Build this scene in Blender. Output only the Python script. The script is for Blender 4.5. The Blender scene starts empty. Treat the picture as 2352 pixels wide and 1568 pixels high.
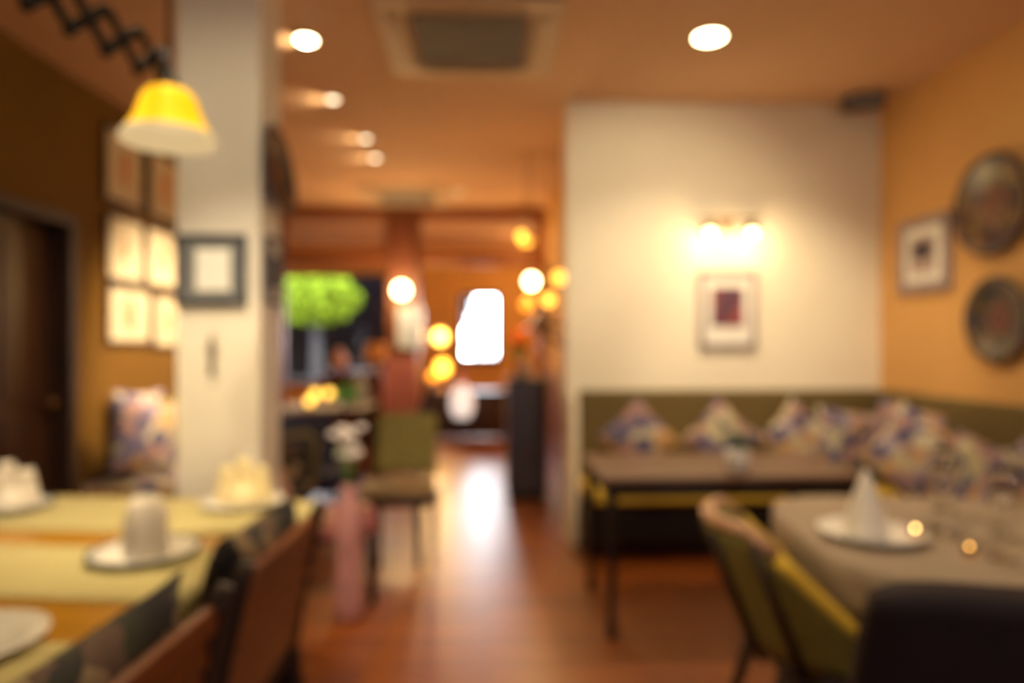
import bpy, math, random
from math import sin, cos, pi, radians as R
from mathutils import Vector as V, Matrix, Euler
random.seed(7)
sc = bpy.context.scene
C = sc.collection

# ------------------------------------------------------------------ camera
cam = bpy.data.cameras.new('camera'); cam_ob = bpy.data.objects.new('camera', cam); C.objects.link(cam_ob)
cam_ob.location = (0, 0, 1.36)
cam_ob.rotation_euler = (R(90), 0, -math.atan(56/1568))
cam.sensor_width = 36; cam.lens = 24.0; cam.shift_y = 0.0026
cam.clip_start = 0.02; cam.clip_end = 200
cam.dof.use_dof = True; cam.dof.focus_distance = 0.35; cam.dof.aperture_fstop = 2.5   # lens focused very close: whole room soft
sc.camera = cam_ob

# ------------------------------------------------------------------ world, sun, exposure
world = bpy.data.worlds.new('world'); sc.world = world; world.use_nodes = True
wn = world.node_tree.nodes; wb = wn['Background']
wb.inputs[0].default_value = (0.86, 0.93, 1.0, 1); wb.inputs[1].default_value = 34.0
sun = bpy.data.lights.new('sun', 'SUN'); sun.energy = 9; sun.angle = R(1); sun.color = (1, .95, .82)
sun_ob = bpy.data.objects.new('sun', sun); C.objects.link(sun_ob); sun_ob.rotation_euler = (R(38), 0, R(18))
sc.view_settings.view_transform = 'Standard'; sc.view_settings.look = 'None'
sc.view_settings.exposure = 0.0; sc.view_settings.gamma = 1; sc.view_settings.use_curve_mapping = False
WARM = (1.0, .79, .50)

def lamp(kind, loc, power, color=WARM, size=.05, aim=None, cone=90, blend=.6):
    l = bpy.data.lights.new('lamp_light', kind); l.energy = power; l.color = color
    if kind != 'AREA': l.shadow_soft_size = size
    if kind == 'SPOT': l.spot_size = R(cone); l.spot_blend = blend
    o = bpy.data.objects.new('lamp_light', l); C.objects.link(o); o.location = loc
    if aim: o.rotation_euler = (V(aim) - V(loc)).to_track_quat('-Z', 'Y').to_euler()
    return o

def portal(loc, sx, sy, rot):
    l = bpy.data.lights.new('sky_portal', 'AREA'); l.shape = 'RECTANGLE'; l.size = sx; l.size_y = sy
    l.cycles.is_portal = True
    o = bpy.data.objects.new('sky_portal', l); C.objects.link(o); o.location = loc; o.rotation_euler = rot
portal((-.14, 12.12, 1.66), .66, 1.15, (R(90), 0, pi))
portal((-2.63, 12.12, 1.65), 1.85, 1.85, (R(90), 0, pi))
portal((1.4, -2.52, 1.6), .4, .8, (R(90), 0, 0))

# ------------------------------------------------------------------ materials
MATS = {}
def newmat(name):
    m = bpy.data.materials.new(name); m.use_nodes = True
    nt = m.node_tree; b = nt.nodes['Principled BSDF']; MATS[name] = m
    return m, nt, b
def coords(nt, scale=(1, 1, 1), rot=(0, 0, 0)):
    tc = nt.nodes.new('ShaderNodeTexCoord'); mp = nt.nodes.new('ShaderNodeMapping')
    mp.inputs['Scale'].default_value = scale; mp.inputs['Rotation'].default_value = rot
    nt.links.new(tc.outputs['Object'], mp.inputs[0]); return mp
def ramp(nt, stops, const=False):
    r = nt.nodes.new('ShaderNodeValToRGB'); cr = r.color_ramp
    if const: cr.interpolation = 'CONSTANT'
    while len(cr.elements) < len(stops): cr.elements.new(.5)
    for e, (p, c) in zip(cr.elements, stops): e.position = p; e.color = (*c, 1)
    return r
def bump(nt, b, src, strength, dist=.01):
    n = nt.nodes.new('ShaderNodeBump'); n.inputs['Strength'].default_value = strength; n.inputs['Distance'].default_value = dist
    nt.links.new(src, n.inputs['Height']); nt.links.new(n.outputs[0], b.inputs['Normal'])
def plain(name, col, rough=.6, metal=0, var=.12, scale=6, bmp=.05, spec=.5, coat=0):
    m, nt, b = newmat(name)
    mp = coords(nt); n = nt.nodes.new('ShaderNodeTexNoise'); n.inputs['Scale'].default_value = scale; n.inputs['Detail'].default_value = 4
    nt.links.new(mp.outputs[0], n.inputs['Vector'])
    r = ramp(nt, [(.3, tuple(c*(1-var) for c in col)), (.7, tuple(min(1, c*(1+var)) for c in col))])
    nt.links.new(n.outputs['Fac'], r.inputs[0]); nt.links.new(r.outputs[0], b.inputs['Base Color'])
    b.inputs['Roughness'].default_value = rough; b.inputs['Metallic'].default_value = metal
    b.inputs['Specular IOR Level'].default_value = spec; b.inputs['Coat Weight'].default_value = coat
    if bmp: bump(nt, b, n.outputs['Fac'], bmp)
    return m
def wood(name, c1, c2, rough=.35, axis=0, scale=1.0, coat=0):
    m, nt, b = newmat(name)
    s = [14*scale]*3; s[axis] = 1.2*scale
    mp = coords(nt, tuple(s)); n = nt.nodes.new('ShaderNodeTexNoise'); n.inputs['Scale'].default_value = 3; n.inputs['Detail'].default_value = 6
    n.inputs['Distortion'].default_value = .6
    nt.links.new(mp.outputs[0], n.inputs['Vector'])
    r = ramp(nt, [(.3, c1), (.7, c2)]); nt.links.new(n.outputs['Fac'], r.inputs[0]); nt.links.new(r.outputs[0], b.inputs['Base Color'])
    b.inputs['Roughness'].default_value = rough; b.inputs['Coat Weight'].default_value = coat
    bump(nt, b, n.outputs['Fac'], .08)
    return m
def floral(name, cols, scale=14, rough=.8, seed=0.0):
    m, nt, b = newmat(name)
    tc = nt.nodes.new('ShaderNodeTexCoord'); mp = nt.nodes.new('ShaderNodeMapping'); mp.inputs['Location'].default_value = (seed, seed*1.7, 0)
    nt.links.new(tc.outputs['Object'], mp.inputs[0])
    ns = nt.nodes.new('ShaderNodeTexNoise'); ns.inputs['Scale'].default_value = scale*.8
    mx = nt.nodes.new('ShaderNodeMixRGB'); mx.inputs[0].default_value = .12
    nt.links.new(mp.outputs[0], ns.inputs['Vector']); nt.links.new(mp.outputs[0], mx.inputs[1]); nt.links.new(ns.outputs['Color'], mx.inputs[2])
    vo = nt.nodes.new('ShaderNodeTexVoronoi'); vo.inputs['Scale'].default_value = scale
    nt.links.new(mx.outputs[0], vo.inputs['Vector'])
    sep = nt.nodes.new('ShaderNodeSeparateColor'); nt.links.new(vo.outputs['Color'], sep.inputs[0])
    n = len(cols); r = ramp(nt, [(i/n, c) for i, c in enumerate(cols)], True)
    nt.links.new(sep.outputs[0], r.inputs[0])
    r2 = ramp(nt, [(0, (.25, .18, .1)), (.35, (1, 1, 1))]); nt.links.new(vo.outputs['Distance'], r2.inputs[0])
    m2 = nt.nodes.new('ShaderNodeMixRGB'); m2.blend_type = 'MULTIPLY'; m2.inputs[0].default_value = .5
    nt.links.new(r.outputs[0], m2.inputs[1]); nt.links.new(r2.outputs[0], m2.inputs[2]); nt.links.new(m2.outputs[0], b.inputs['Base Color'])
    b.inputs['Roughness'].default_value = rough
    return m
def glow(name, col, strength, base=None):
    m, nt, b = newmat(name)
    b.inputs['Base Color'].default_value = (*(base or col), 1)
    b.inputs['Emission Color'].default_value = (*col, 1); b.inputs['Emission Strength'].default_value = strength
    n = nt.nodes.new('ShaderNodeTexNoise'); n.inputs['Scale'].default_value = 30; bump(nt, b, n.outputs['Fac'], .03)
    b.inputs['Roughness'].default_value = .75; b.inputs['Specular IOR Level'].default_value = .2
    return m
def glassm(name, col=(1, 1, 1), rough=.0):
    m, nt, b = newmat(name)
    b.inputs['Base Color'].default_value = (*col, 1); b.inputs['Transmission Weight'].default_value = 1; b.inputs['Roughness'].default_value = rough
    b.inputs['IOR'].default_value = 1.45
    n = nt.nodes.new('ShaderNodeTexNoise'); n.inputs['Scale'].default_value = 5; bump(nt, b, n.outputs['Fac'], .01)
    return m
def pane(name):
    m = bpy.data.materials.new(name); m.use_nodes = True; nt = m.node_tree
    nt.nodes.remove(nt.nodes['Principled BSDF']); out = nt.nodes['Material Output']
    t = nt.nodes.new('ShaderNodeBsdfTransparent'); g = nt.nodes.new('ShaderNodeBsdfGlossy'); g.inputs['Roughness'].default_value = .02
    mx = nt.nodes.new('ShaderNodeMixShader'); mx.inputs[0].default_value = .06
    nt.links.new(t.outputs[0], mx.inputs[1]); nt.links.new(g.outputs[0], mx.inputs[2]); nt.links.new(mx.outputs[0], out.inputs[0])
    return m

cream_wall = plain('cream_plaster', (.84, .77, .62), .75, var=.03, scale=2)
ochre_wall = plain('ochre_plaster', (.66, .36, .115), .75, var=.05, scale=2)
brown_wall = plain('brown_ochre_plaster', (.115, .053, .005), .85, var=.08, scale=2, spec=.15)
column_paint = plain('pale_column_paint', (.76, .72, .64), .65, var=.03, scale=2)
ceil_paint = plain('ceiling_paint', (.62, .38, .23), .8, var=.04, scale=1.2)
dark_wood = wood('dark_stained_wood', (.014, .006, .003), (.042, .015, .007), .6, 2)
dark_wood_x = wood('dark_stained_wood_across', (.018, .007, .004), (.06, .022, .012), .35, 0)
door_wood = wood('brown_door_wood', (.022, .007, .003), (.055, .018, .006), .45, 2)
red_wood = wood('reddish_brown_wood', (.16, .035, .010), (.30, .075, .022), .4, 2)
red_wood_x = wood('reddish_brown_wood_across', (.14, .035, .010), (.27, .075, .022), .4, 0)
rust_wood = wood('rust_brown_wood', (.09, .020, .003), (.20, .048, .007), .38, 1)
honey_wood = wood('honey_table_wood', (.40, .19, .012), (.60, .30, .02), .32, 0, .6)
brown_top = wood('brown_table_wood', (.11, .050, .030), (.18, .09, .055), .4, 0)
tan_wood = wood('tan_bent_wood', (.42, .22, .12), (.60, .34, .20), .4, 1)
black_iron = plain('black_iron', (.010, .008, .008), .7, .0, spec=.2)
black_paint = plain('black_paint', (.009, .007, .009), .6)
grey_black = plain('blue_black_cabinet', (.045, .040, .062), .4, var=.15)
brass = plain('aged_brass', (.30, .17, .06), .35, .9)
chrome = plain('chrome', (.75, .75, .78), .12, 1, var=.03, bmp=0)
olive = plain('olive_upholstery', (.21, .175, .045), .8, var=.18, scale=30)
olive_seat = plain('ochre_olive_seat', (.80, .54, .06), .8, var=.12, scale=20)
olive_dark = plain('dark_olive_upholstery', (.13, .088, .024), .85, var=.15, scale=25)
aubergine = plain('dark_aubergine_leather', (.014, .005, .008), .75, var=.2, scale=25)
navy = plain('navy_fabric', (.015, .015, .045), .8, var=.2, scale=25)
linen = plain('cream_linen_runner', (.54, .47, .22), .85, var=.08, scale=60, bmp=.15)
taupe = plain('taupe_tablecloth', (.34, .26, .19), .8, var=.08, scale=50, bmp=.15)
napkin_m = plain('white_napkin_cloth', (.82, .76, .68), .85, var=.03, scale=40)
napkin_y = plain('cream_napkin_cloth', (.85, .74, .45), .85, var=.04, scale=40)
china = plain('white_glazed_china', (.86, .84, .80), .15, var=.02, bmp=0)
rim_blue_shade = plain('slate_blue_rim_shade', (.10, .14, .16), .2, var=.1)  # bluish shadow at the plate edge, put into the rim colour
grille_grey = plain('grey_grille_plastic', (.22, .20, .20), .6, var=.06)
ac_cream = plain('cream_unit_plastic', (.52, .37, .24), .5, var=.03)
slate_frame = plain('slate_frame_paint', (.035, .035, .055), .6, var=.1)
lilac_frame = plain('lilac_grey_frame', (.30, .23, .24), .45, var=.1)
mat_white = plain('white_mount_card', (.80, .78, .72), .8, var=.02)
mat_grey = plain('grey_mount_card', (.17, .18, .19), .8, var=.05)
paper = plain('aged_paper', (.46, .37, .24), .8, var=.04, scale=9)
pink_glaze = plain('pink_glazed_ceramic', (.50, .24, .24), .25, var=.2, scale=8)
pink_wall = plain('dusty_pink_panel', (.36, .12, .11), .5, var=.1)
stem_green = plain('leaf_green', (.10, .22, .05), .6, var=.3)
leaf_lime = plain('lime_foliage', (.060, .086, .006), .9, var=.45, scale=2, spec=0)
leaf_pot = plain('bright_pot_foliage', (.18, .50, .13), .6, var=.3)
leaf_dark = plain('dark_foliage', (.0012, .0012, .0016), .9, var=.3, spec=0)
petal = plain('white_petals', (.85, .80, .82), .7, var=.08, scale=30)
petal_pink = plain('pink_petals', (.70, .25, .28), .7, var=.1, scale=30)
petal_orange = plain('orange_petals', (.75, .16, .02), .7, var=.2, scale=30)
bark = plain('grey_bark', (.018, .017, .018), .9, spec=0, var=.2, scale=8)
stone = plain('pale_grey_stone', (.42, .40, .40), .8, var=.15)
orange_cloth = plain('orange_shade_cloth', (.72, .34, .10), .8, var=.1)
FL = [(.06, .05, .115), (.40, .34, .20), (.12, .09, .165), (.30, .17, .15), (.46, .40, .28), (.09, .08, .15), (.42, .24, .10), (.28, .22, .28)]
florals = []
for i in range(4):
    cs = FL[i*2:] + FL[:i*2]
    florals.append(floral('floral_fabric', cs, 11+i*2, seed=i*3.1))
floral_dark = floral('dark_floral_fabric', [(.02, .02, .02), (.04, .045, .025), (.30, .22, .12), (.015, .012, .02), (.12, .07, .05), (.03, .03, .02)], 16)
floral_pink = floral('pink_floral_fabric', [(.40, .13, .13), (.35, .12, .12), (.45, .36, .24), (.30, .09, .09)], 11)
plate_pat = [floral('painted_plate_glaze', [(.10, .03, .015), (.16, .09, .02), (.05, .025, .02), (.22, .12, .04), (.09, .07, .015), (.05, .02, .03)], 15, .3, 1.3),
             floral('painted_plate_glaze_blue', [(.07, .03, .02), (.03, .02, .04), (.15, .09, .03), (.04, .03, .03), (.08, .06, .02)], 18, .3, 4.3)]
print_red = floral('red_print', [(.28, .06, .07), (.20, .04, .06), (.12, .04, .08), (.32, .10, .08)], 8, .6)
clear_glass = glassm('clear_glass'); amber_glass = glassm('amber_glass', (1, .62, .15), .05)
window_glass = pane('window_glass')
shade_amber = glow('lit_amber_shade_glass', (1, .56, .0), 1.0, (.4, .2, .0))
shade_cream = glow('lit_cream_shade_rim', (1, .72, .36), .62, (.16, .13, .08))
bulb = glow('lit_bulb', (1, .80, .45), 30)
bulb_sconce = glow('lit_sconce_bulb', (1, .72, .34), 14)
hot_spot = glow('lit_halogen_filament', (1, .86, .6), 900)
bulb_soft = glow('lit_spot_lens', (1, .82, .5), 14)
lens_dim = glow('lit_small_spot_lens', (1, .84, .55), 5)
globe_hot = glow('lit_globe', (1, .74, .34), 22)
globe_amber = glow('lit_amber_globe', (1, .54, .07), 3.6)
globe_orange = glow('lit_orange_globe', (1, .36, .03), 2.4)
votive_glow = glow('lit_votive', (1, .62, .10), 3.2)

# polished plank floor, boards across the room
floor_m, nt, b = newmat('polished_wood_floor')
mp = coords(nt); br = nt.nodes.new('ShaderNodeTexBrick')
br.inputs['Scale'].default_value = 1; br.inputs['Brick Width'].default_value = 1.3; br.inputs['Row Height'].default_value = .11
br.inputs['Mortar Size'].default_value = .004; br.inputs['Color1'].default_value = (.23, .050, .002, 1); br.inputs['Color2'].default_value = (.36, .090, .003, 1)
br.inputs['Mortar'].default_value = (.07, .018, .006, 1); br.offset = .37
nt.links.new(mp.outputs[0], br.inputs['Vector'])
mp2 = coords(nt, (1.2, 14, 14)); nz = nt.nodes.new('ShaderNodeTexNoise'); nz.inputs['Scale'].default_value = 2; nz.inputs['Detail'].default_value = 5
nt.links.new(mp2.outputs[0], nz.inputs['Vector'])
rr = ramp(nt, [(.3, (.6, .55, .5)), (.7, (1, 1, 1))]); nt.links.new(nz.outputs['Fac'], rr.inputs[0])
mm = nt.nodes.new('ShaderNodeMixRGB'); mm.blend_type = 'MULTIPLY'; mm.inputs[0].default_value = .8
nt.links.new(br.outputs[0], mm.inputs[1]); nt.links.new(rr.outputs[0], mm.inputs[2]); nt.links.new(mm.outputs[0], b.inputs['Base Color'])
b.inputs['Roughness'].default_value = .40; b.inputs['Specular IOR Level'].default_value = .9; b.inputs['Coat Weight'].default_value = .3; b.inputs['Coat Roughness'].default_value = .3
bump(nt, b, nz.outputs['Fac'], .10, .004)

# ------------------------------------------------------------------ mesh helpers
class MB:
    def __init__(s): s.v = []; s.f = []; s.sm = []
    def add(s, vs, fs, smooth=False, M=None):
        o = len(s.v)
        s.v += [tuple((M @ V(p)) if M else p) for p in vs]
        s.f += [tuple(i+o for i in f) for f in fs]; s.sm += [smooth]*len(fs); return s
    def box(s, c, d, rot=(0, 0, 0)):
        M = Matrix.Translation(c) @ Euler(rot).to_matrix().to_4x4(); x, y, z = d[0]/2, d[1]/2, d[2]/2
        vs = [(a, b_, c_) for a in (-x, x) for b_ in (-y, y) for c_ in (-z, z)]
        return s.add(vs, [(0, 1, 3, 2), (4, 6, 7, 5), (0, 4, 5, 1), (2, 3, 7, 6), (0, 2, 6, 4), (1, 5, 7, 3)], False, M)
    def span(s, a, b_):
        return s.box([(p+q)/2 for p, q in zip(a, b_)], [abs(q-p) for p, q in zip(a, b_)])
    def lathe(s, prof, c=(0, 0, 0), n=28, rot=(0, 0, 0), wob=None):
        M = Matrix.Translation(c) @ Euler(rot).to_matrix().to_4x4(); vs = []; fs = []
        for r, z in prof:
            for i in range(n):
                a = 2*pi*i/n; k = 1 if not wob else wob(a, z); vs.append((max(r, 1e-4)*k*cos(a), max(r, 1e-4)*k*sin(a), z))
        for j in range(len(prof)-1):
            for i in range(n): fs.append((j*n+i, j*n+(i+1) % n, (j+1)*n+(i+1) % n, (j+1)*n+i))
        if prof[0][0] > 1e-3 and prof[0] != prof[-1]: fs.append(tuple(range(n))[::-1])
        if prof[-1][0] > 1e-3 and prof[0] != prof[-1]: fs.append(tuple((len(prof)-1)*n+i for i in range(n)))
        return s.add(vs, fs, True, M)
    def ball(s, c, r, n=16, sq=(1, 1, 1)):
        prof = [(sin(pi*k/10), -cos(pi*k/10)) for k in range(11)]
        M = Matrix.Translation(c) @ Matrix.Diagonal((r*sq[0], r*sq[1], r*sq[2], 1)); vs = []; fs = []
        for q, z in prof:
            for i in range(n): a = 2*pi*i/n; vs.append((max(q, 1e-4)*cos(a), max(q, 1e-4)*sin(a), z))
        for j in range(10):
            for i in range(n): fs.append((j*n+i, j*n+(i+1) % n, (j+1)*n+(i+1) % n, (j+1)*n+i))
        return s.add(vs, fs, True, M)
    def tube(s, pts, r, n=8, sy=1.0):
        pts = [V(p) for p in pts]; rs = r if isinstance(r, (list, tuple)) else [r]*len(pts); vs = []; fs = []
        up = V((0, 0, 1)); d0 = (pts[1]-pts[0]).normalized()
        if abs(d0.z) > .9: up = V((1, 0, 0))
        for k, p in enumerate(pts):
            d = (pts[min(k+1, len(pts)-1)]-pts[max(k-1, 0)]).normalized()
            a = d.cross(up).normalized(); b_ = a.cross(d).normalized()
            for i in range(n): t = 2*pi*i/n; vs.append(tuple(p+(a*cos(t)+b_*sin(t)*sy)*rs[k]))
        for j in range(len(pts)-1):
            for i in range(n): fs.append((j*n+i, j*n+(i+1) % n, (j+1)*n+(i+1) % n, (j+1)*n+i))
        fs.append(tuple(range(n))[::-1]); fs.append(tuple((len(pts)-1)*n+i for i in range(n)))
        return s.add(vs, fs, True)
    def beam(s, p, q, w, h):
        p, q = V(p), V(q); d = q-p; M = Matrix.Translation((p+q)/2) @ d.to_track_quat('X', 'Z').to_matrix().to_4x4()
        x, y, z = d.length/2, w/2, h/2
        vs = [(a, b_, c_) for a in (-x, x) for b_ in (-y, y) for c_ in (-z, z)]
        return s.add(vs, [(0, 1, 3, 2), (4, 6, 7, 5), (0, 4, 5, 1), (2, 3, 7, 6), (0, 2, 6, 4), (1, 5, 7, 3)], False, M)
    def sheet(s, fn, nu, nv, th):
        """closed slab around surface fn(u,v), u,v in 0..1; th thickness or function of u,v"""
        P = [[V(fn(i/nu, j/nv)) for j in range(nv+1)] for i in range(nu+1)]
        N = [[None]*(nv+1) for _ in range(nu+1)]
        for i in range(nu+1):
            for j in range(nv+1):
                du = P[min(i+1, nu)][j]-P[max(i-1, 0)][j]; dv = P[i][min(j+1, nv)]-P[i][max(j-1, 0)]
                n = du.cross(dv); N[i][j] = n.normalized() if n.length > 1e-9 else V((0, 0, 1))
        T = (lambda u, v: th) if not callable(th) else th
        vs = []
        for sg in (1, -1):
            for i in range(nu+1):
                for j in range(nv+1): vs.append(tuple(P[i][j]+N[i][j]*sg*T(i/nu, j/nv)/2))
        w = nv+1; o = (nu+1)*w; fs = []
        for i in range(nu):
            for j in range(nv):
                a, b_, c_, d = i*w+j, (i+1)*w+j, (i+1)*w+j+1, i*w+j+1
                fs.append((a, b_, c_, d)); fs.append((a+o, d+o, c_+o, b_+o))
        for i in range(nu):
            fs.append((i*w, i*w+o, (i+1)*w+o, (i+1)*w)); a, b_ = i*w+nv, (i+1)*w+nv; fs.append((a, b_, b_+o, a+o))
        for j in range(nv):
            fs.append((j, j+1, j+1+o, j+o)); a, b_ = nu*w+j, nu*w+j+1; fs.append((a, a+o, b_+o, b_))
        return s.add(vs, fs, True)
    def build(s, name, mat, parent=None, bevel=0, mats=None):
        me = bpy.data.meshes.new(name); me.from_pydata(s.v, [], s.f); me.update()
        me.polygons.foreach_set('use_smooth', s.sm); me.materials.append(mat)
        o = bpy.data.objects.new(name, me); C.objects.link(o)
        if parent: o.parent = parent
        if bevel:
            m = o.modifiers.new('bevel', 'BEVEL'); m.width = bevel; m.segments = 2; m.limit_method = 'ANGLE'
        return o

def tag(o, label=None, cat=None, group=None, kind=None):
    if label: o['label'] = label
    if cat: o['category'] = cat
    if group: o['group'] = group
    if kind: o['kind'] = kind
    return o
def thing(name, label, cat, loc=(0, 0, 0), rz=0, group=None):
    o = bpy.data.objects.new(name, None); C.objects.link(o); o.location = loc; o.rotation_euler = (0, 0, rz); o.empty_display_size = .1
    return tag(o, label, cat, group)
def struct(name, mb, mat, label, cat='wall', bevel=0):
    return tag(mb.build(name, mat, None, bevel), label, cat, kind='structure')
def dup(root, loc, rz=0, label=None, group=None):
    r = root.copy(); C.objects.link(r); r.location = loc; r.rotation_euler = (0, 0, rz)
    if label: r['label'] = label
    if group: r['group'] = group
    def rec(a, b_):
        for ch in a.children:
            c = ch.copy(); C.objects.link(c); c.parent = b_; rec(ch, c)
    rec(root, r)
    return r
def pillow_mb(w=.42, h=.42, t=.13, M=None, n=12):
    """pillow standing in the local XZ plane, thick along Y, centre at the origin"""
    vs = []; fs = []
    for sg in (1, -1):
        for i in range(n+1):
            for j in range(n+1):
                u = i/n*2-1; v = j/n*2-1
                k = ((1-u**4)*(1-v**4))**.55
                pin = 1-.10*(1-abs(v)**1.5)*abs(u)**3; pin2 = 1-.10*(1-abs(u)**1.5)*abs(v)**3
                vs.append((u*w/2*pin, sg*(t/2*k+.004), v*h/2*pin2))
    w1 = n+1; o = w1*w1
    for i in range(n):
        for j in range(n):
            a, b_, c_, d = i*w1+j, (i+1)*w1+j, (i+1)*w1+j+1, i*w1+j+1
            fs.append((a, d, c_, b_)); fs.append((a+o, b_+o, c_+o, d+o))
    for i in range(n):
        fs += [(i*w1, (i+1)*w1, (i+1)*w1+o, i*w1+o), (i*w1+n, i*w1+n+o, (i+1)*w1+n+o, (i+1)*w1+n)]
        fs += [(i, i+o, i+1+o, i+1), (n*w1+i, n*w1+i+1, n*w1+i+1+o, n*w1+i+o)]
    m = MB(); m.add(vs, fs, True, M); return m

H = 3.04
# ------------------------------------------------------------------ room shell
struct('floor', MB().span((-4.3, -2.6, -.1), (3.0, 12.15, 0)), floor_m, 'polished reddish brown plank floor', 'floor')
struct('ceiling', MB().span((-4.3, -2.6, H), (3.0, 12.15, H+.12)), ceil_paint, 'warm tan painted flat ceiling', 'ceiling')
# left wall with a door recess
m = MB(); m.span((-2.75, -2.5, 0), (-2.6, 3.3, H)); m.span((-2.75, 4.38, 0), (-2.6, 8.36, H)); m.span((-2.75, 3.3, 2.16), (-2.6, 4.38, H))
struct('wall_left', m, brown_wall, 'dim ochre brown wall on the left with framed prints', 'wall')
m = MB(); m.span((-2.74, 3.36, 0), (-2.70, 4.32, 2.1))
for z0, z1 in ((.15, .95), (1.05, 2.0)):
    for y0, y1 in ((3.45, 3.80), (3.88, 4.23)): m.span((-2.70, y0, z0), (-2.69, y1, z1))
d = struct('door_1', m, door_wood, 'dark brown panelled door in the left wall', 'door', .004)
m = MB(); m.lathe([(.006, 0), (.025, .002), (.012, .02), (.012, .04), (.028, .055), (.02, .07), (0, .072)], (-2.69, 4.24, 1.0), 16, (0, R(90), 0)); m.build('door_handle', brass, d)
m = MB(); m.span((-2.74, 3.3, 0), (-2.57, 3.37, 2.16)); m.span((-2.74, 4.31, 0), (-2.57, 4.38, 2.16)); m.span((-2.74, 3.37, 2.09), (-2.57, 4.31, 2.16))
struct('trim_1', m, dark_wood, 'dark wooden door frame on the left wall', 'door frame', .005)
struct('wall_right', MB().span((2.77, -2.5, 0), (2.92, 4.95, H)), ochre_wall, 'ochre yellow wall on the right with plates', 'wall')
struct('wall_front', MB().span((.548, 4.72, 0), (2.77, 4.9, H)), cream_wall, 'cream wall facing the camera above the banquette', 'wall')
struct('wall_corridor', MB().span((.72, 4.9, 0), (.85, 8.36, H)), ochre_wall, 'ochre side wall along the passage behind the cream wall', 'wall')
m = MB(); m.span((.69, 4.93, .08), (.72, 8.25, 1.02)); m.span((.68, 4.93, 1.02), (.72, 8.25, 1.07)); m.span((.685, 4.93, 0), (.72, 8.25, .1))
for k in range(7): m.span((.683, 5.0+k*.46, .1), (.69, 5.06+k*.46, 1.02))
struct('trim_2', m, red_wood, 'reddish brown wooden wainscot along the passage wall', 'wainscot')
struct('wall_rear', MB().span((-2.75, -2.6, 0), (1.2, -2.5, H)).span((1.6, -2.6, 0), (2.92, -2.5, H)).span((1.2, -2.6, 0), (1.6, -2.5, 1.2)).span((1.2, -2.6, 2.0), (1.6, -2.5, H)), ochre_wall, 'ochre wall behind the viewer with a window', 'wall')
# free-standing column
struct('wall_column', MB().span((-1.345, 3.0, 0), (-.986, 3.28, H)), column_paint, 'pale cream square column beside the left table', 'column', .006)
# far room
m = MB(); BW = [(-.473, .191, 1.09, 2.24), (-3.58, -1.68, .72, 2.58)]
xs = [-4.3, -3.43, -2.05, -.473, .191, 3.0]
m.span((-4.3, 12, 0), (-3.58, 12.12, H)); m.span((-1.68, 12, 0), (-.473, 12.12, H)); m.span((.191, 12, 0), (3.0, 12.12, H))
for x0, x1, z0, z1 in BW: m.span((x0, 12, 0), (x1, 12.12, z0)); m.span((x0, 12, z1), (x1, 12.12, H))
struct('wall_back', m, ochre_wall, 'ochre far end wall with two bright windows', 'wall')
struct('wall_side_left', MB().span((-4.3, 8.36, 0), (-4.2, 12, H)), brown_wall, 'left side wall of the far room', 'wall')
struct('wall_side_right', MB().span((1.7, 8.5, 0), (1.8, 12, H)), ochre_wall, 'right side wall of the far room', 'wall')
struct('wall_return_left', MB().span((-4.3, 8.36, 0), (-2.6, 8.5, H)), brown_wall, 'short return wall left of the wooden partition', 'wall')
struct('wall_return_right', MB().span((.72, 8.36, 0), (1.8, 8.5, H)), ochre_wall, 'short return wall right of the wooden partition', 'wall')
def window(n, x0, x1, z0, z1, y, mull, mat, label):
    m = MB(); t = .045
    m.span((x0, y-.03, z0), (x0+t, y+.09, z1)); m.span((x1-t, y-.03, z0), (x1, y+.09, z1)); m.span((x0, y-.03, z1-t), (x1, y+.09, z1)); m.span((x0, y-.03, z0), (x1, y+.09, z0+t))
    for q in mull: m.span((q-.015, y+.01, z0), (q+.015, y+.05, z1))
    w = struct('window_%d' % n, m, mat, label, 'window', .003)
    MB().span((x0+t, y+.02, z0+t), (x1-t, y+.026, z1-t)).build('window_pane', window_glass, w)
    MB().span((x0-.06, y-.12, z0-.05), (x1+.06, y, z0)).build('window_sill', mat, w, .004)
window(1, -.473, .191, 1.09, 2.24, 12, [], dark_wood, 'small bright window with dark sill at the end of the passage')
window(2, -3.58, -1.68, .72, 2.58, 12, [], dark_wood, 'wide window on the far left with foliage outside')
window(3, 1.2, 1.6, 1.2, 2.0, -2.55, [], dark_wood, 'window in the wall behind the viewer')
# wooden partition at the end of the passage
m = MB(); m.span((-2.60, 8.36, 2.92), (.72, 8.46, H)); m.span((-2.60, 8.35, 2.33), (-1.22, 8.47, 2.42)); m.span((-.85, 8.35, 2.33), (.72, 8.47, 2.42))
m.span((-2.60, 8.34, 0), (-2.48, 8.48, 2.95)); m.span((.62, 8.34, 0), (.72, 8.48, 2.95))
struct('trim_3', m, red_wood_x, 'reddish brown beams and posts framing the wooden partition', 'frame', .006)
m = MB(); m.span((-1.215, 8.26, 0), (-.85, 8.56, H))
pil = struct('wall_pillar', m, wood('dark_reddish_pillar_wood', (.085, .020, .006), (.15, .038, .010), .5, 2), 'reddish brown pillar in the middle of the partition', 'pillar', .01)
MB().span((-1.235, 8.24, 0), (-.83, 8.26, 1.2)).build('lower_panel', pink_wall, pil, .005)
for n, x0, x1, w in (('baseboard_left', -2.6, -2.585, (4.38, 8.36)), ('baseboard_right', 2.755, 2.77, (-2.5, 4.72))):
    struct(n, MB().span((x0, w[0], 0), (x1, w[1], .11)), dark_wood, 'dark baseboard on the %s wall' % n.split('_')[1], 'baseboard')
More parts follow.
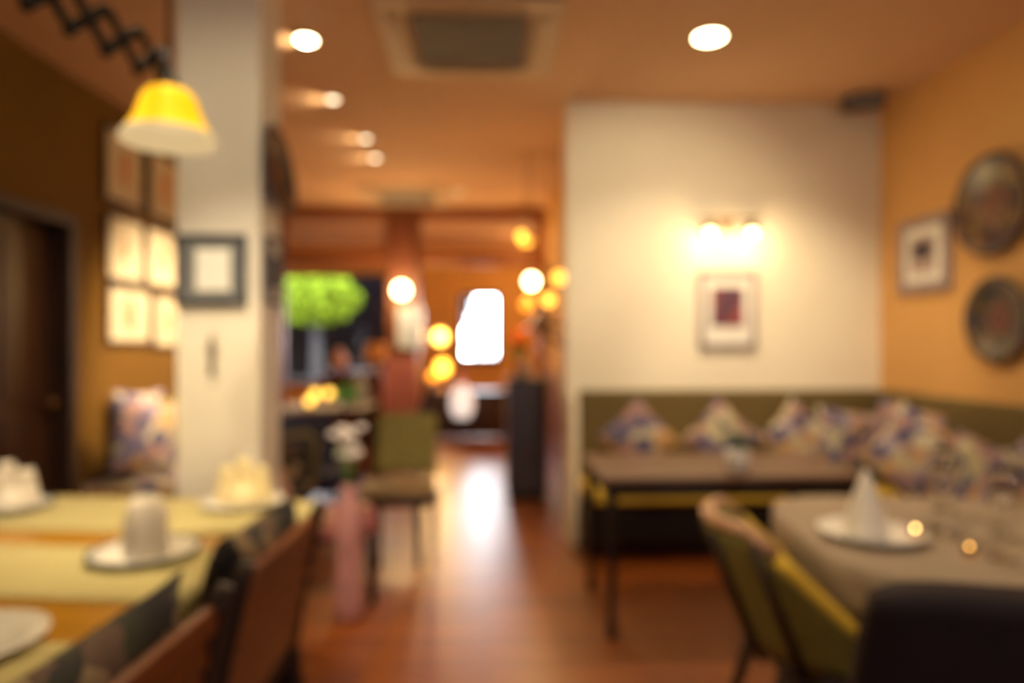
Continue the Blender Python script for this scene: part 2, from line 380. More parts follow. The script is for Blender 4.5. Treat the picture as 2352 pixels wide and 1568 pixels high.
struct('ground', MB().span((-14, 12.15, -.2), (14, 40, -.1)), plain('grass_ground', (.012, .022, .006), .9, scale=3), 'grass outside the far windows', 'ground')

# lattice transoms of the partition
def transom(x0, x1, n, label, rows):
    t = thing('lattice_transom', label, 'lattice', ((x0+x1)/2, 8.40, 2.42), 0, 'spindle transoms over the partition'); w = x1-x0
    f = MB(); f.span((-w/2, -.02, 0), (w/2, .02, .03)); f.span((-w/2, -.02, .47), (w/2, .02, .5)); f.span((-w/2, -.02, 0), (-w/2+.03, .02, .5)); f.span((w/2-.03, -.02, 0), (w/2, .02, .5))
    for r_ in rows: f.span((-w/2, -.018, r_-.012), (w/2, .018, r_+.012))
    f.build('frame', red_wood_x, t)
    for k in range(n):
        x = -w/2+.03+(k+.5)*(w-.06)/n
        MB().lathe([(.006, .03), (.010, .06), (.006, .12), (.011, .25), (.006, .38), (.010, .44), (.006, .47)], (x, 0, 0), 8).build('spindle', red_wood, t)
transom(-2.48, -1.22, 26, 'spindle transom left of the reddish pillar', [.16, .33])
transom(-.85, .62, 32, 'spindle transom right of the reddish pillar', [.25])

# ------------------------------------------------------------------ ceiling fittings
def cassette(loc, label, s=1.0):
    t = thing('ceiling_air_conditioner', label, 'air conditioner', loc)
    a = .475*s; b_ = .30*s; m = MB()
    m.span((-a, -a, -.035), (a, -b_-.03, 0)); m.span((-a, b_+.03, -.035), (a, a, 0)); m.span((-a, -b_-.03, -.035), (-b_-.03, b_+.03, 0)); m.span((b_+.03, -b_-.03, -.035), (a, b_+.03, 0))
    m.build('panel', ac_cream, t, .01)
    g = MB(); g.span((-b_, -b_, -.028), (b_, b_, -.004))
    for k in range(17): y = -b_+.03+k*(2*b_-.06)/16; g.span((-b_+.01, y-.008, -.036), (b_-.01, y+.008, -.026))
    g.build('intake_grille', grille_grey, t)
    for k in range(4):
        v = MB(); M = Matrix.Rotation(k*pi/2, 4, 'Z'); w = MB().box((0, b_+.095*s, -.040), (2*b_*.95, .075, .008), (R(12), 0, 0)); v.add(w.v, w.f, False, M); v.build('air_vane', ac_cream, t)
    return t
ac = cassette((-.095, 3.74, H), 'square ceiling air conditioner with grey grille near the top of the photo')
cassette((-.92, 7.75, H), 'distant ceiling air conditioner above the partition')
t = thing('smoke_detector', 'small round white detector on the ceiling before the partition', 'smoke detector', (-.326, 7.5, H))
MB().lathe([(.02, -.045), (.06, -.042), (.085, -.02), (.09, 0)], n=24).build('housing', china, t); MB().lathe([(0, -.055), (.02, -.052), (.03, -.044)], n=16).build('sensor', mat_white, t)
t = thing('corner_speaker', 'small black speaker in the upper right corner of the cream wall', 'speaker', (2.52, 4.5, H-.002), R(-25))
MB().box((0, 0, -.055), (.26, .12, .08)).build('housing', black_paint, t, .012); MB().box((0, -.063, -.055), (.22, .008, .06)).build('speaker_grille', grille_grey, t, .003)
MB().lathe([(.03, 0), (.03, -.01), (.012, -.02), (.012, -.03)], n=12).build('bracket', black_iron, t)

def downlight(loc, label, aim, power, cone=75, r=.055, lens=bulb_soft, group='ceiling spotlights in a row', spill=0, hot=True, col=WARM):
    t = thing('ceiling_spotlight', label, 'ceiling light', loc, 0, group)
    MB().lathe([(r+.005, -.002), (r+.02, -.010), (r+.028, -.006), (r+.028, 0)], n=28).build('trim_ring', ac_cream, t)
    MB().lathe([(0, -.012), (r*.7, -.010), (r, -.003), (r+.004, 0)], n=28).build('lens', lens, t)
    if hot: MB().lathe([(0, -.016), (.018, -.015), (.02, -.008)], n=16).build('bulb', hot_spot, t)
    if spill: lamp('SPOT', (loc[0]-.01, loc[1], loc[2]-.05), spill, (1, .80, .45), .02, (loc[0]-.30, loc[1], loc[2]-.012), 95, 1.0)
    lamp('SPOT', (loc[0], loc[1], loc[2]-.03), power, col, size=.05, aim=aim, cone=cone, blend=.7)
    return t
downlight((1.215, 3.696, H), 'large lone ceiling spotlight above the brown table on the right', (1.25, 4.0, 0), 100, 120, .075, bulb, None)
downlight((-1.003, 3.81, H), 'nearest ceiling spotlight right of the pale column', (-2.5, 4.8, .4), 110, 60, .05, bulb, spill=7)
downlight((-1.061, 4.728, H), 'second nearest ceiling spotlight of the row', (-2.6, 5.5, 1.05), 620, 58, .035, lens_dim, spill=6, hot=False)
downlight((-.996, 5.62, H), 'third ceiling spotlight of the row', (-2.6, 5.6, 1.0), 520, 58, .035, lens_dim, spill=6, hot=False)
downlight((-1.012, 6.195, H), 'farthest ceiling spotlight of the row', (-2.6, 6.6, 1.0), 120, 75, .038, lens_dim, spill=6, hot=False)
# further unseen ceiling spotlights; the last two are added as front fill
downlight((-1.05, 1.85, H), 'unseen ceiling spotlight over the far end of the left table', (-1.0, 2.72, .85), 165, 58, .05, bulb, None)
downlight((1.75, 2.75, H), 'unseen ceiling spotlight washing the right corner', (2.1, 4.6, 1.15), 125, 58, .05, bulb, None)
downlight((.75, 2.30, H), 'unseen ceiling spotlight between the two near tables', (1.05, 4.7, 1.8), 110, 66, .05, bulb, None)
downlight((.95, .9, H), 'added front fill spotlight above the aubergine chair', (1.25, 2.2, .75), 60, 62, .05, bulb, None)
downlight((-.9, .6, H), 'added front fill spotlight over the near end of the left table', (-1.15, 3.0, 1.75), 100, 50, .05, bulb, None)

# ------------------------------------------------------------------ pendant lamp and its scissor arm
t = thing('pendant_lamp', 'lit amber glass bell pendant lamp hanging before the column', 'lamp', (-.898, 1.96, 1.925))
prof = [(.1155, .030), (.100, .052), (.088, .075), (.080, .100), (.072, .128), (.052, .150), (.025, .160)]
MB().lathe([(r_, z) for r_, z in prof]+[(r_-.003, z-.002) for r_, z in prof[::-1]]+[prof[0]], n=40).build('lamp_shade', shade_amber, t)
MB().lathe([(r_-.006, z-.001) for r_, z in prof]+[(r_-.007, z-.002) for r_, z in prof[::-1]]+[(prof[0][0]-.006, prof[0][1]-.001)], n=40).build('shade_lining', shade_cream, t)
MB().lathe([(.126, 0), (.128, .008), (.122, .022), (.1155, .030), (.110, .028), (.118, .018), (.122, .004), (.126, 0)], n=40).build('shade_rim', shade_cream, t)
MB().lathe([(.028, .152), (.030, .165), (.020, .185), (.012, .20), (.012, .21)], n=20).build('cap', black_iron, t)
MB().tube([(0, 0, .20), (0, 0, H-1.925-.02)], .006).build('rod', black_iron, t)
MB().lathe([(.05, 1.10), (.045, 1.085), (.012, 1.07)], n=20).build('ceiling_rose', black_iron, t)
MB().ball((0, 0, .095), .024).build('bulb', bulb_sconce, t)
lamp('SPOT', (-.898, 1.96, 1.93), 30, (1, .74, .36), .03, (-.898, 1.96, 0), 148, .25)
t = thing('scissor_arm', 'black iron scissor lattice arm above the pendant lamp', 'lamp arm', (-.905, 1.955, 2.135))
n = 9; pitch = .115; hh = .052; dx = -.02
for k in range(n):
    for sg in (1, -1):
        MB().beam((dx*k+sg*.005, -pitch*k, -hh*sg), (dx*(k+1)+sg*.005, -pitch*(k+1), hh*sg), .008, .026).build('lattice_bar', black_iron, t)
    MB().ball((dx*(k+.5), -pitch*(k+.5), 0), .013).build('rivet', black_iron, t)
    for sg in (1, -1): MB().ball((dx*(k+1), -pitch*(k+1), sg*hh), .014).build('rivet', black_iron, t)
MB().tube([(0, 0, -hh), (0, 0, hh)], .010).build('end_sleeve', black_iron, t)
MB().tube([(dx*n, -pitch*n, -hh), (dx*n, -pitch*n, H-2.135)], .010).build('hanger', black_iron, t)

# ------------------------------------------------------------------ framed pictures
def frame(label, loc, rz, w, h, border, fm, mm_, art=None, mat_w=.04, d=.03, group=None, artm=None, tilt=0, cat='picture', name='framed_picture'):
    """hangs facing local -Y, back at local y=0"""
    t = thing(name, label, cat, loc, rz, group); t.rotation_euler = (tilt, 0, rz)
    m = MB()
    m.span((-w/2, -d, -h/2), (w/2, 0, -h/2+border)); m.span((-w/2, -d, h/2-border), (w/2, 0, h/2)); m.span((-w/2, -d, -h/2+border), (-w/2+border, 0, h/2-border)); m.span((w/2-border, -d, -h/2+border), (w/2, 0, h/2-border))
    m.build('frame', fm, t, .003)
    MB().span((-w/2+border, -d*.55, -h/2+border), (w/2-border, -.003, h/2-border)).build('mount', mm_, t)
    if art: art(t, w, h, border, d)
    return t
def art_rect(mat, fw, fh, cx=0, cz=0, k=0):
    def f(t, w, h, b_, d): MB().box((cx*w, -d*.58-.0015*(k+1), cz*h), (w*fw, .003, h*fh)).build('print', mat, t)
    return f
def multi(*fs):
    def f(*a):
        for g in fs: g(*a)
    return f
ink = plain('sepia_ink', (.32, .16, .07), .8); ink_dark = plain('dark_violet_ink', (.05, .035, .05), .8); plate_red = plain('dark_red_glaze', (.20, .045, .02), .3); ink_red = plain('rust_ink', (.45, .15, .04), .8)
paper_grey = plain('lilac_print_paper', (.40, .30, .28), .8); white_print = plain('white_print_paper', (.88, .90, .85), .8, var=.02)
def figure_art(mat, sc_=1):
    def f(t, w, h, b_, d):
        m = MB(); m.lathe([(.01, -.22*h), (.10*w, -.15*h), (.07*w, 0), (.13*w, .08*h), (.03*w, .16*h), (.07*w, .22*h), (.01, .26*h)], (0, 0, 0), 16)
        m.v = [(x*sc_, y*.03-d*.66, z*sc_) for x, y, z in m.v]; m.build('print', mat, t)
    return f
# six prints on the left wall (facing +X => rz = 90 deg)
LW = [(4.96, 2.60, .53, .52, ink_red, 'upper left print of the six on the left wall, partly behind the lamp shade'),
      (5.57, 2.60, .54, .52, ink_red, 'upper right print of the six, rust motif, directly below the lamp shade'),
      (4.97, 2.035, .50, .47, ink, 'middle left print of the six on the left wall'),
      (5.53, 2.04, .53, .47, ink, 'middle right print of the six, small dark figure, beside the column'),
      (5.03, 1.57, .60, .41, ink, 'bottom left print of the six, wide pale sheet'),
      (5.64, 1.545, .54, .42, ink, 'bottom right print of the six, cut off by the column')]
for i, (y, z, w, h, im, lab) in enumerate(LW):
    frame(lab, (-2.6, y, z), R(90), w, h, .022, dark_wood, paper, figure_art(im, [1, 1.1, .8, .9, 1.2, 1][i]), group='six framed prints on the left wall')
frame('slate framed white square on the front of the pale column', (-1.190, 3.0, 1.68), 0, .298, .305, .022, slate_frame, mat_grey, multi(art_rect(mat_white, .50, .60, .03, 0), art_rect(white_print, .44, .52, .03, 0, 1)))
frame('small framed picture on the side of the column below the plate', (-.986, 3.15, 1.69), R(90), .20, .30, .02, slate_frame, mat_white, art_rect(ink_dark, .5, .5))
frame('lilac framed dark red print under the double wall lamp', (1.672, 4.72, 1.60), 0, .405, .545, .035, lilac_frame, mat_white, multi(art_rect(print_red, .55, .50, .0, .04), figure_art(ink_dark, .6)), d=.035)
frame('square brown framed picture with a small dark motif on the right wall', (2.77, 4.22, 1.925), R(-90), .50, .47, .045, lilac_frame, paper_grey, multi(art_rect(mat_white, .72, .72), art_rect(paper_grey, .5, .5, 0, 0, 1), art_rect(ink_dark, .36, .22, 0, .06, 2)), d=.035)
frame('pale blue white notice on the reddish pillar below the globe', (-.93, 8.24, 1.56), 0, .31, .50, .015, chrome, white_print, art_rect(plain('pale_blue_paper', (.34, .42, .62), .7), .84, .9), d=.02, cat='notice', name='framed_notice')
# small carved hook ornament on column
t = thing('carved_ornament', 'small dark slender carved ornament on the column below the slate frame', 'ornament', (-1.187, 3.0, 1.305))
MB().lathe([(.002, -.085), (.010, -.075), (.014, -.05), (.009, -.02), (.016, .01), (.019, .035), (.010, .055), (.013, .07), (.004, .082), (0, .09)], (0, -.018, 0), 16).build('body', plain('olive_bronze', (.12, .09, .05), .5, .5), t)
MB().tube([(0, -.018, .085), (0, -.008, .10), (0, 0, .10)], .003).build('hook', black_iron, t)

# decorative plates on walls
def wall_plate(label, loc, rz, r, pm, rimm, tilt=0):
    t = thing('decorative_plate', label, 'plate', loc, rz, 'painted plates on the walls'); t.rotation_euler = (tilt, 0, rz)
    pr = [(0, .010), (r*.55, .012), (r*.66, .022), (r*.90, .040), (r*.98, .046)]
    MB().lathe(pr+[(r*.97, .036), (r*.66, .008), (r*.5, .001), (0, .001)], (0, 0, 0), 48, (R(90), 0, 0)).build('dish', pm, t)
    MB().lathe([(r*.93, .042), (r, .050), (r*1.01, .045), (r*.97, .036), (r*.93, .042)], (0, 0, 0), 48, (R(90), 0, 0)).build('rim', rimm, t)
    m = MB()
    for k in range(8):
        a = k*pi/4; m.ball((r*.3*cos(a), -.014, r*.3*sin(a)), r*.10, 10, (1, .12, 1))
    m.ball((0, -.014, 0), r*.14, 12, (1, .12, 1)); m.build('painted_flower', plate_red, t)
    return t
wall_plate('large round painted plate, upper one on the right wall', (2.77, 3.62, 2.12), R(-90), .275, plate_pat[0], ink_dark)
wall_plate('smaller round painted plate, lower one on the right wall', (2.77, 3.58, 1.495), R(-90), .23, plate_pat[1], ink_dark)
wall_plate('dark carved plate on the passage side of the pale column', (-.986, 3.16, 2.15), R(90), .20, plate_pat[1], slate_frame, R(-7))

# double wall lamp over the red print
t = thing('wall_lamp', 'brass double wall lamp lit above the dark red print', 'wall lamp', (1.667, 4.72, 2.17))
MB().lathe([(.045, 0), (.045, .012), (.02, .025), (0, .027)], (0, 0, .03), 20, (R(90), 0, 0)).build('backplate', brass, t)
MB().tube([(0, -.02, .03), (0, -.07, .06), (0, -.10, .045)], .008).tube([(-.20, -.10, .045), (.20, -.10, .045)], .009).build('arm', brass, t)
MB().tube([(0, -.10, .04), (0, -.09, -.02), (0, -.10, -.07)], .006).build('pull_rod', brass, t)
for sx in (-1, 1):
    MB().lathe([(.012, .045), (.018, .03), (.045, -.02), (.05, -.035), (.046, -.033), (.012, .03)], (sx*.145, -.10, 0), 20).build('lamp_shade', brass, t)
    MB().ball((sx*.145, -.10, -.05), .030).build('bulb', bulb_sconce, t)
    lamp('POINT', (1.667+sx*.145, 4.56, 2.085), 3.4, (1, .70, .34), .035)

# ------------------------------------------------------------------ banquettes
t = thing('banquette', 'olive upholstered banquette along the cream wall behind the brown table', 'bench', (.62, 4.72, 0))
L = 2.12
MB().span((0, -.50, .14), (L, -.02, .37)).build('base', black_paint, t, .006)
MB().span((.02, -.34, 0), (L, -.03, .14)).build('plinth', dark_wood_x, t)
MB().span((0, -.545, .37), (L-.52, -.11, .46)).build('seat', olive_seat, t, .025)
MB().span((0, -.12, .40), (L, -.005, 1.045)).build('backrest', olive_dark, t, .025)
MB().span((-.06, -.13, 0), (-.004, -.002, 1.0)).build('end_panel', cream_wall, t, .004)
MB().span((L-.005+.035-.115, -.545, .40), (L+.025, -.12, 1.045)).build('corner_backrest', olive_dark, t, .02)
MB().span((L-.52, -.545, .37), (L-.09, -.11, .46)).build('corner_seat', olive_seat, t, .02)
t = thing('banquette', 'olive upholstered banquette along the right wall under the plates', 'bench', (2.77, 4.165, 0), R(-90))
# local x runs toward the camera (world -Y)
MB().span((0, -.53, .14), (3.6, -.02, .37)).build('base', black_paint, t, .006)
MB().span((.02, -.34, 0), (3.6, -.03, .14)).build('plinth', dark_wood_x, t)
MB().span((0, -.545, .37), (3.6, -.11, .46)).build('seat', olive_seat, t, .025)
MB().span((0, -.12, .40), (3.6, -.005, 1.045)).build('backrest', olive_dark, t, .025)

def cushion(label, loc, yaw, roll, lean, mi, s=.40, th=.13, group='floral cushions on the banquettes', mat=None):
    """roll: turned in its own plane (45 = corner up); lean back against wall"""
    t = pillow_mb(s, s, th).build('floral_cushion', mat or florals[mi % 4])
    Mx = Matrix.Rotation(yaw, 4, 'Z') @ Matrix.Rotation(lean, 4, 'X') @ Matrix.Rotation(roll, 4, 'Y')
    t.rotation_euler = Mx.to_euler(); t.location = loc
    return tag(t, label, 'cushion', group)
cushion('floral cushion standing on its corner, leftmost on the banquette', (.99, 4.47, .735), 0, R(48), R(-12), 0, .40)
cushion('floral cushion on its corner behind the white pot', (1.55, 4.47, .735), 0, R(43), R(-12), 1, .40)
cushion('floral cushion on its corner, third from the left', (2.06, 4.47, .735), 0, R(42), R(-12), 2, .40)
cushion('upright square floral cushion in the banquette corner on the cream wall', (2.40, 4.44, .70), R(-8), R(8), R(-12), 3, .46)
cushion('tall pale floral cushion leaning in the corner on the right wall', (2.55, 4.10, .74), R(-70), R(10), R(-10), 0, .50)
cushion('large floral cushion in front of the tall pale one, right of the corner', (2.40, 3.78, .73), R(-55), R(30), R(-15), 2, .46)
cushion('floral cushion slumped on the right seat beside the large one', (2.45, 3.36, .68), R(-75), R(12), R(-22), 1, .42)
cushion('dark floral cushion under the lower wall plate', (2.54, 3.10, .71), R(-85), R(42), R(-12), 3, .40)
cushion('floral cushion at the right edge of the photo', (2.52, 2.72, .69), R(-85), R(5), R(-12), 0, .44)

# ------------------------------------------------------------------ brown table before the banquette
t = thing('dining_table', 'brown topped rectangular table with black legs before the banquette', 'table', (1.14, 3.45, 0))
W2, D2 = .61, .35
MB().box((0, 0, .735), (W2*2, D2*2, .03)).build('tabletop', brown_top, t, .006)
MB().span((-W2+.02, -D2+.02, .655), (W2-.02, -D2+.05, .72)).span((-W2+.02, D2-.05, .655), (W2-.02, D2-.02, .72)).span((-W2+.02, -D2+.05, .655), (-W2+.05, D2-.05, .72)).span((W2-.05, -D2+.05, .655), (W2-.02, D2-.05, .72)).build('apron', black_paint, t, .003)
for sx in (-1, 1):
    for sy in (-1, 1):
        MB().lathe([(.022, 0), (.026, .03), (.018, .10), (.020, .35), (.026, .55), (.030, .60), (.024, .62), (.030, .655)], (sx*(W2-.045), sy*(D2-.045), 0), 14).build('leg', black_paint, t)
t = thing('plant_pot', 'small white pot with a dark plant on the brown table', 'potted plant', (1.20, 3.24, .75))
MB().lathe([(.040, 0), (.046, .004), (.054, .06), (.056, .10), (.051, .10), (.046, .012), (0, .010)], n=24).build('pot', china, t)
m = MB()
for k in range(26):
    a = random.uniform(0, 2*pi); r_ = random.uniform(.02, .07); z = random.uniform(.115, .175)
    m.ball((r_*cos(a), r_*sin(a), z), .018, 8, (1, .6, .5))
m.build('foliage', plain('dark_teal_leaves', (.04, .09, .07), .6), t)

# ------------------------------------------------------------------ round-cornered table right
t = thing('dining_table', 'taupe covered round cornered table on the right', 'table', (1.555, 2.16, 0), R(-8))
def sup(a, rx, ry, n=4.0):
    c_, s_ = cos(a), sin(a); return (rx*math.copysign(abs(c_)**(2/n), c_), ry*math.copysign(abs(s_)**(2/n), s_))
def slab(m, rx, ry, z0, z1, N=56):
    vs = [(*sup(2*pi*i/N, rx-e, ry-e), z) for z, e in ((z0, .008), (z0+.006, 0), (z1-.006, 0), (z1, .008)) for i in range(N)]
    fs = [(j*N+i, j*N+(i+1) % N, (j+1)*N+(i+1) % N, (j+1)*N+i) for j in range(3) for i in range(N)] + [tuple(range(N))[::-1], tuple(3*N+i for i in range(N))]
    m.add(vs, fs, False); return m
slab(MB(), .535, .515, .705, .738).build('tabletop', dark_wood_x, t)
MB().lathe([(.26, 0), (.27, .02), (.10, .05), (.045, .10), (.045, .6), (.09, .68), (.20, .705)], n=28).build('pedestal', black_paint, t)
# cloth rests on the table
m = MB(); N = 72; rings = [(0.0, .75), (.55, .75), (.985, .75), (1.012, .742), (1.018, .70), (1.022, .65), (1.03, .59)]
vs = []
for k, (f_, z) in enumerate(rings):
    for i in range(N):
        a = 2*pi*i/N; x, y = sup(a, .54, .52); w = 0 if k < 4 else .02*sin(a*11)*(k-3)/3
        zz = z - (0 if k < 6 else .015*sin(a*4)); vs.append((x*(max(f_, .001)+w), y*(max(f_, .001)+w), zz))
fs = [(j*N+i, j*N+(i+1) % N, (j+1)*N+(i+1) % N, (j+1)*N+i) for j in range(len(rings)-1) for i in range(N)]
m.add(vs, fs, True); cl = m.build('tablecloth', taupe); cl.location = (1.555, 2.16, .001); cl.rotation_euler = (0, 0, R(-8))
sm = cl.modifiers.new('thick', 'SOLIDIFY'); sm.thickness = .004; sm.offset = 1
tag(cl, 'taupe tablecloth draped over the round cornered table on the right', 'tablecloth')

# plates + napkins
def plate(label, loc, r, rimm=None):
    t = thing('dinner_plate', label, 'plate', loc, 0, 'white dinner plates laid on the tables')
    MB().lathe([(0, .004), (r*.55, .004), (r*.68, .010), (r*.93, .021), (r*.93, .015), (r*.66, .001), (r*.5, 0), (0, 0)], n=44).build('dish', china, t)
    MB().lathe([(r*.93, .021), (r, .024), (r*.995, .019), (r*.93, .015), (r*.93, .021)], n=44).build('rim', rimm or china, t)
    return t
def napkin(label, loc, rz, r, h, style, mat=napkin_m):
    m = MB()
    if style == 'cone':
        m.lathe([(r, 0), (r*1.02, .008), (r*.82, h*.35), (r*.45, h*.72), (r*.12, h*.97), (.002, h)], n=32, wob=lambda a, z: 1+.10*cos(3*a)*(1-z/h))
    elif style == 'roll':
        m.lathe([(r*.92, 0), (r, h*.2), (r*.95, h*.6), (r*.75, h*.88), (r*.5, h), (r*.42, h*.97), (r*.55, h*.7), (r*.5, h*.3)], n=32, wob=lambda a, z: 1+.08*cos(5*a+z*20))
    else:
        for k in range(3):
            s_ = (k-1)
            m.sheet(lambda u, v, s_=s_, k=k: ((u-.5)*2*r*(1-.75*v)+s_*r*.45+s_*v*r*.35, (.5-abs(u-.5))*.05+.012*k-.02+.01*sin(9*u), v*h*(1-.18*abs(s_))), 10, 8, .006)
        m.lathe([(r*.75, 0), (r*.8, h*.12), (r*.55, h*.34), (r*.40, h*.40)], n=24)
    o = m.build('folded_napkin', mat); o.location = loc; o.rotation_euler = (0, 0, rz)
    return tag(o, label, 'napkin', 'folded napkins standing on the plates')
plate('white plate on the taupe table on the right under the cone napkin', (1.20, 2.10, .757), .155)
napkin('tall white cone folded napkin on the taupe table', (1.185, 2.10, .762), 0, .062, .205, 'cone')

# wine glasses
def wine_glass(label, loc, s=1.0):
    t = thing('wine_glass', label, 'wine glass', loc, 0, 'wine glasses on the taupe table'); t.scale = (s, s, s)
    MB().lathe([(0, 0), (.034, 0), (.035, .002), (.008, .008), (.004, .02), (.004, .085), (.010, .095), (0, .096)], n=28).build('stem', clear_glass, t)
    o = [(.004, .092), (.024, .104), (.038, .130), (.041, .155), (.036, .190), (.031, .215)]
    MB().lathe(o+[(r_-.0018, z+(.002 if k < 2 else 0)) for k, (r_, z) in list(enumerate(o))[::-1]], n=32).build('bowl', clear_glass, t)
    return t
wine_glass('wine glass nearest the cone napkin on the taupe table', (1.47, 2.16, .757))
wine_glass('wine glass at the front right of the taupe table', (1.44, 1.86, .757), .95)
wine_glass('wine glass towards the back of the taupe table', (1.66, 2.42, .757), 1.05)
wine_glass('wine glass at the right edge of the photo', (1.62, 2.08, .757))
t = thing('bud_vase', 'slender clear glass bud vase behind the cone napkin', 'vase', (1.36, 2.44, .757))
MB().lathe([(0, 0), (.030, 0), (.034, .01), (.030, .05), (.012, .09), (.010, .15), (.014, .17), (.012, .17), (.008, .15), (.009, .09), (.026, .05), (.028, .012), (0, .008)], n=24).build('bottle', clear_glass, t)
MB().tube([(0, 0, .02), (.004, 0, .15), (.010, .0, .22)], .0025).build('twig', stem_green, t)
t = thing('tea_light', 'small lit amber candle glass beside the cone napkin', 'candle', (1.26, 2.02, .785))
t.location = (1.315, 2.055, .770)
MB().lathe([(0, 0), (.016, 0), (.019, .022), (.017, .022), (.015, .004), (0, .004)], n=20).build('holder', amber_glass, t)
MB().ball((0, 0, .022), .005, 10, (1, 1, 1.8)).build('flame', glow('candle_flame', (1, .6, .2), 14), t)

t = thing('tea_light', 'small lit amber candle glass among the wine glasses', 'candle', (1.385, 1.915, .757))
MB().lathe([(0, 0), (.016, 0), (.019, .022), (.017, .022), (.015, .004), (0, .004)], n=20).build('holder', amber_glass, t)
MB().ball((0, 0, .020), .0045, 10, (1, 1, 1.6)).build('flame', glow('low_candle_flame', (1, .5, .12), 9), t)

# ------------------------------------------------------------------ chairs
def olive_armchair(label, loc, rz):
    """faces local +X; curved tan rail around the back"""
    t = thing('bentwood_armchair', label, 'chair', loc, rz)
    R0, top, zs = .27, .83, .44
    def arc(a, z, rr_=R0): # a in -1..1 around the back
        th_ = pi+a*R(86); rec = (z-zs)*-.38
        return (rr_*cos(th_)*1.0+rec+.04, rr_*sin(th_)*1.0, z)
    def tz(a): return top-.30*max(0, abs(a)-.50)**1.2*2.0
    MB().tube([arc(a/14, tz(a/14)) for a in range(-9, 10)], .024, 10, .8).build('top_rail', tan_wood, t)
    MB().sheet(lambda u, v: arc((u*2-1)*1.0, zs+.02+v*(tz(u*2-1)-.015-zs-.02)), 26, 8, .045).build('backrest', olive, t)
    for sy in (-1, 1): MB().tube([arc(sy*k/14, tz(k/14)-.004) for k in range(9, 15)], .022, 10).build('arm_roll', olive_seat, t)
    MB().box((.04, 0, zs+.02), (.42, .46, .07)).build('seat', olive, t, .03)
    MB().box((.02, 0, zs-.03), (.44, .46, .04)).build('seat_frame', dark_wood, t, .01)
    for sy in (-1, 1):
        MB().tube([(.21, sy*.19, zs-.02), (.22, sy*.205, .2), (.23, sy*.21, 0)], [.022, .018, .014]).build('leg', dark_wood, t)
        MB().tube([(-.20, sy*.17, zs-.02), (-.26, sy*.19, .2), (-.32, sy*.20, 0)], [.022, .018, .014]).build('leg', dark_wood, t)
    for k in range(4):
        a = (k-1.5)*.36; MB().tube([arc(a, top-.03, R0+.026), arc(a, zs-.02, R0+.026)], .014).build('back_slat', dark_wood, t)
    return t
olive_armchair('olive upholstered armchair with tan curved rail at the taupe table', (1.065, 2.05, 0), R(-8))
# slung olive backrest cushion is part of the chair above

def upholstered_chair(name, label, loc, rz, w, hb, mat, legm, seat_z=.46, cat='chair', th=.09, lean=-.12, group=None, depth=.46):
    t = thing(name, label, cat, loc, rz, group)
    MB().box((.0+(depth-.46)/2, 0, seat_z-.04), (depth, w, .10)).build('seat', mat, t, .03)
    MB().sheet(lambda u, v: (-.22+lean*v, (u-.5)*w*(1-.10*v**3)*(1), seat_z-.02+(hb-seat_z+.02)*v*(1-.06*(2*u-1)**4)), 14, 10, lambda u, v: th*(1-.35*v)*(.6+.4*min(1, 8*min(u, 1-u)+.0))).build('backrest', mat, t)
    for sx in (-1, 1):
        for sy in (-1, 1): MB().tube([(sx*.18+(depth-.46)*(sx > 0), sy*(w/2-.05), seat_z-.07), (sx*.21-(.03 if sx < 0 else 0)+(depth-.46)*(sx > 0), sy*(w/2-.04), 0)], [.022, .015]).build('leg', legm, t)
    MB().span((-.20, -w/2+.04, seat_z-.12), (.20+depth-.46, w/2-.04, seat_z-.085)).build('seat_frame', legm, t)
    return t
upholstered_chair('upholstered_chair', 'dark aubergine leather chair at the lower right, nearest the camera', (1.085, 1.665, 0), R(75), .46, .862, aubergine, black_paint, depth=.34)

# olive chair by the passage, facing the camera
t = thing('dining_chair', 'olive backed dining chair with dark legs standing by the passage', 'chair', (-.545, 4.38, 0), R(-90))
MB().box((0, 0, .455), (.46, .50, .03)).build('seat', wood('olive_brown_seat_wood', (.16, .09, .03), (.30, .18, .07), .3, 0), t, .012)
MB().box((0, 0, .405), (.42, .46, .07)).build('seat_frame', dark_wood, t, .005)
MB().sheet(lambda u, v: (-.21-.10*v, (u-.5)*.40, .50+.39*v*(1-.05*(2*u-1)**4)), 10, 8, .05).build('backrest', olive, t)
for sy in (-1, 1):
    MB().tube([(.19, sy*.12, .37), (.19, sy*.125, 0)], [.026, .020]).build('leg', dark_wood, t)
    MB().tube([(-.19, sy*.19, .37), (-.24, sy*.19, 0)], [.022, .018]).build('leg', dark_wood, t)
    MB().tube([(-.20, sy*.17, .42), (-.24, sy*.17, .56)], .016).build('back_post', dark_wood, t)
t = thing('folded_menu', 'cream folded menu lying on the seat of the olive chair', 'menu', (-.66, 4.30, .471), R(15))
MB().box((0, 0, .006), (.20, .13, .003), (R(2), 0, 0)).box((0, 0, .014), (.20, .13, .003), (R(-4), 0, 0)).build('sheet', paper, t)

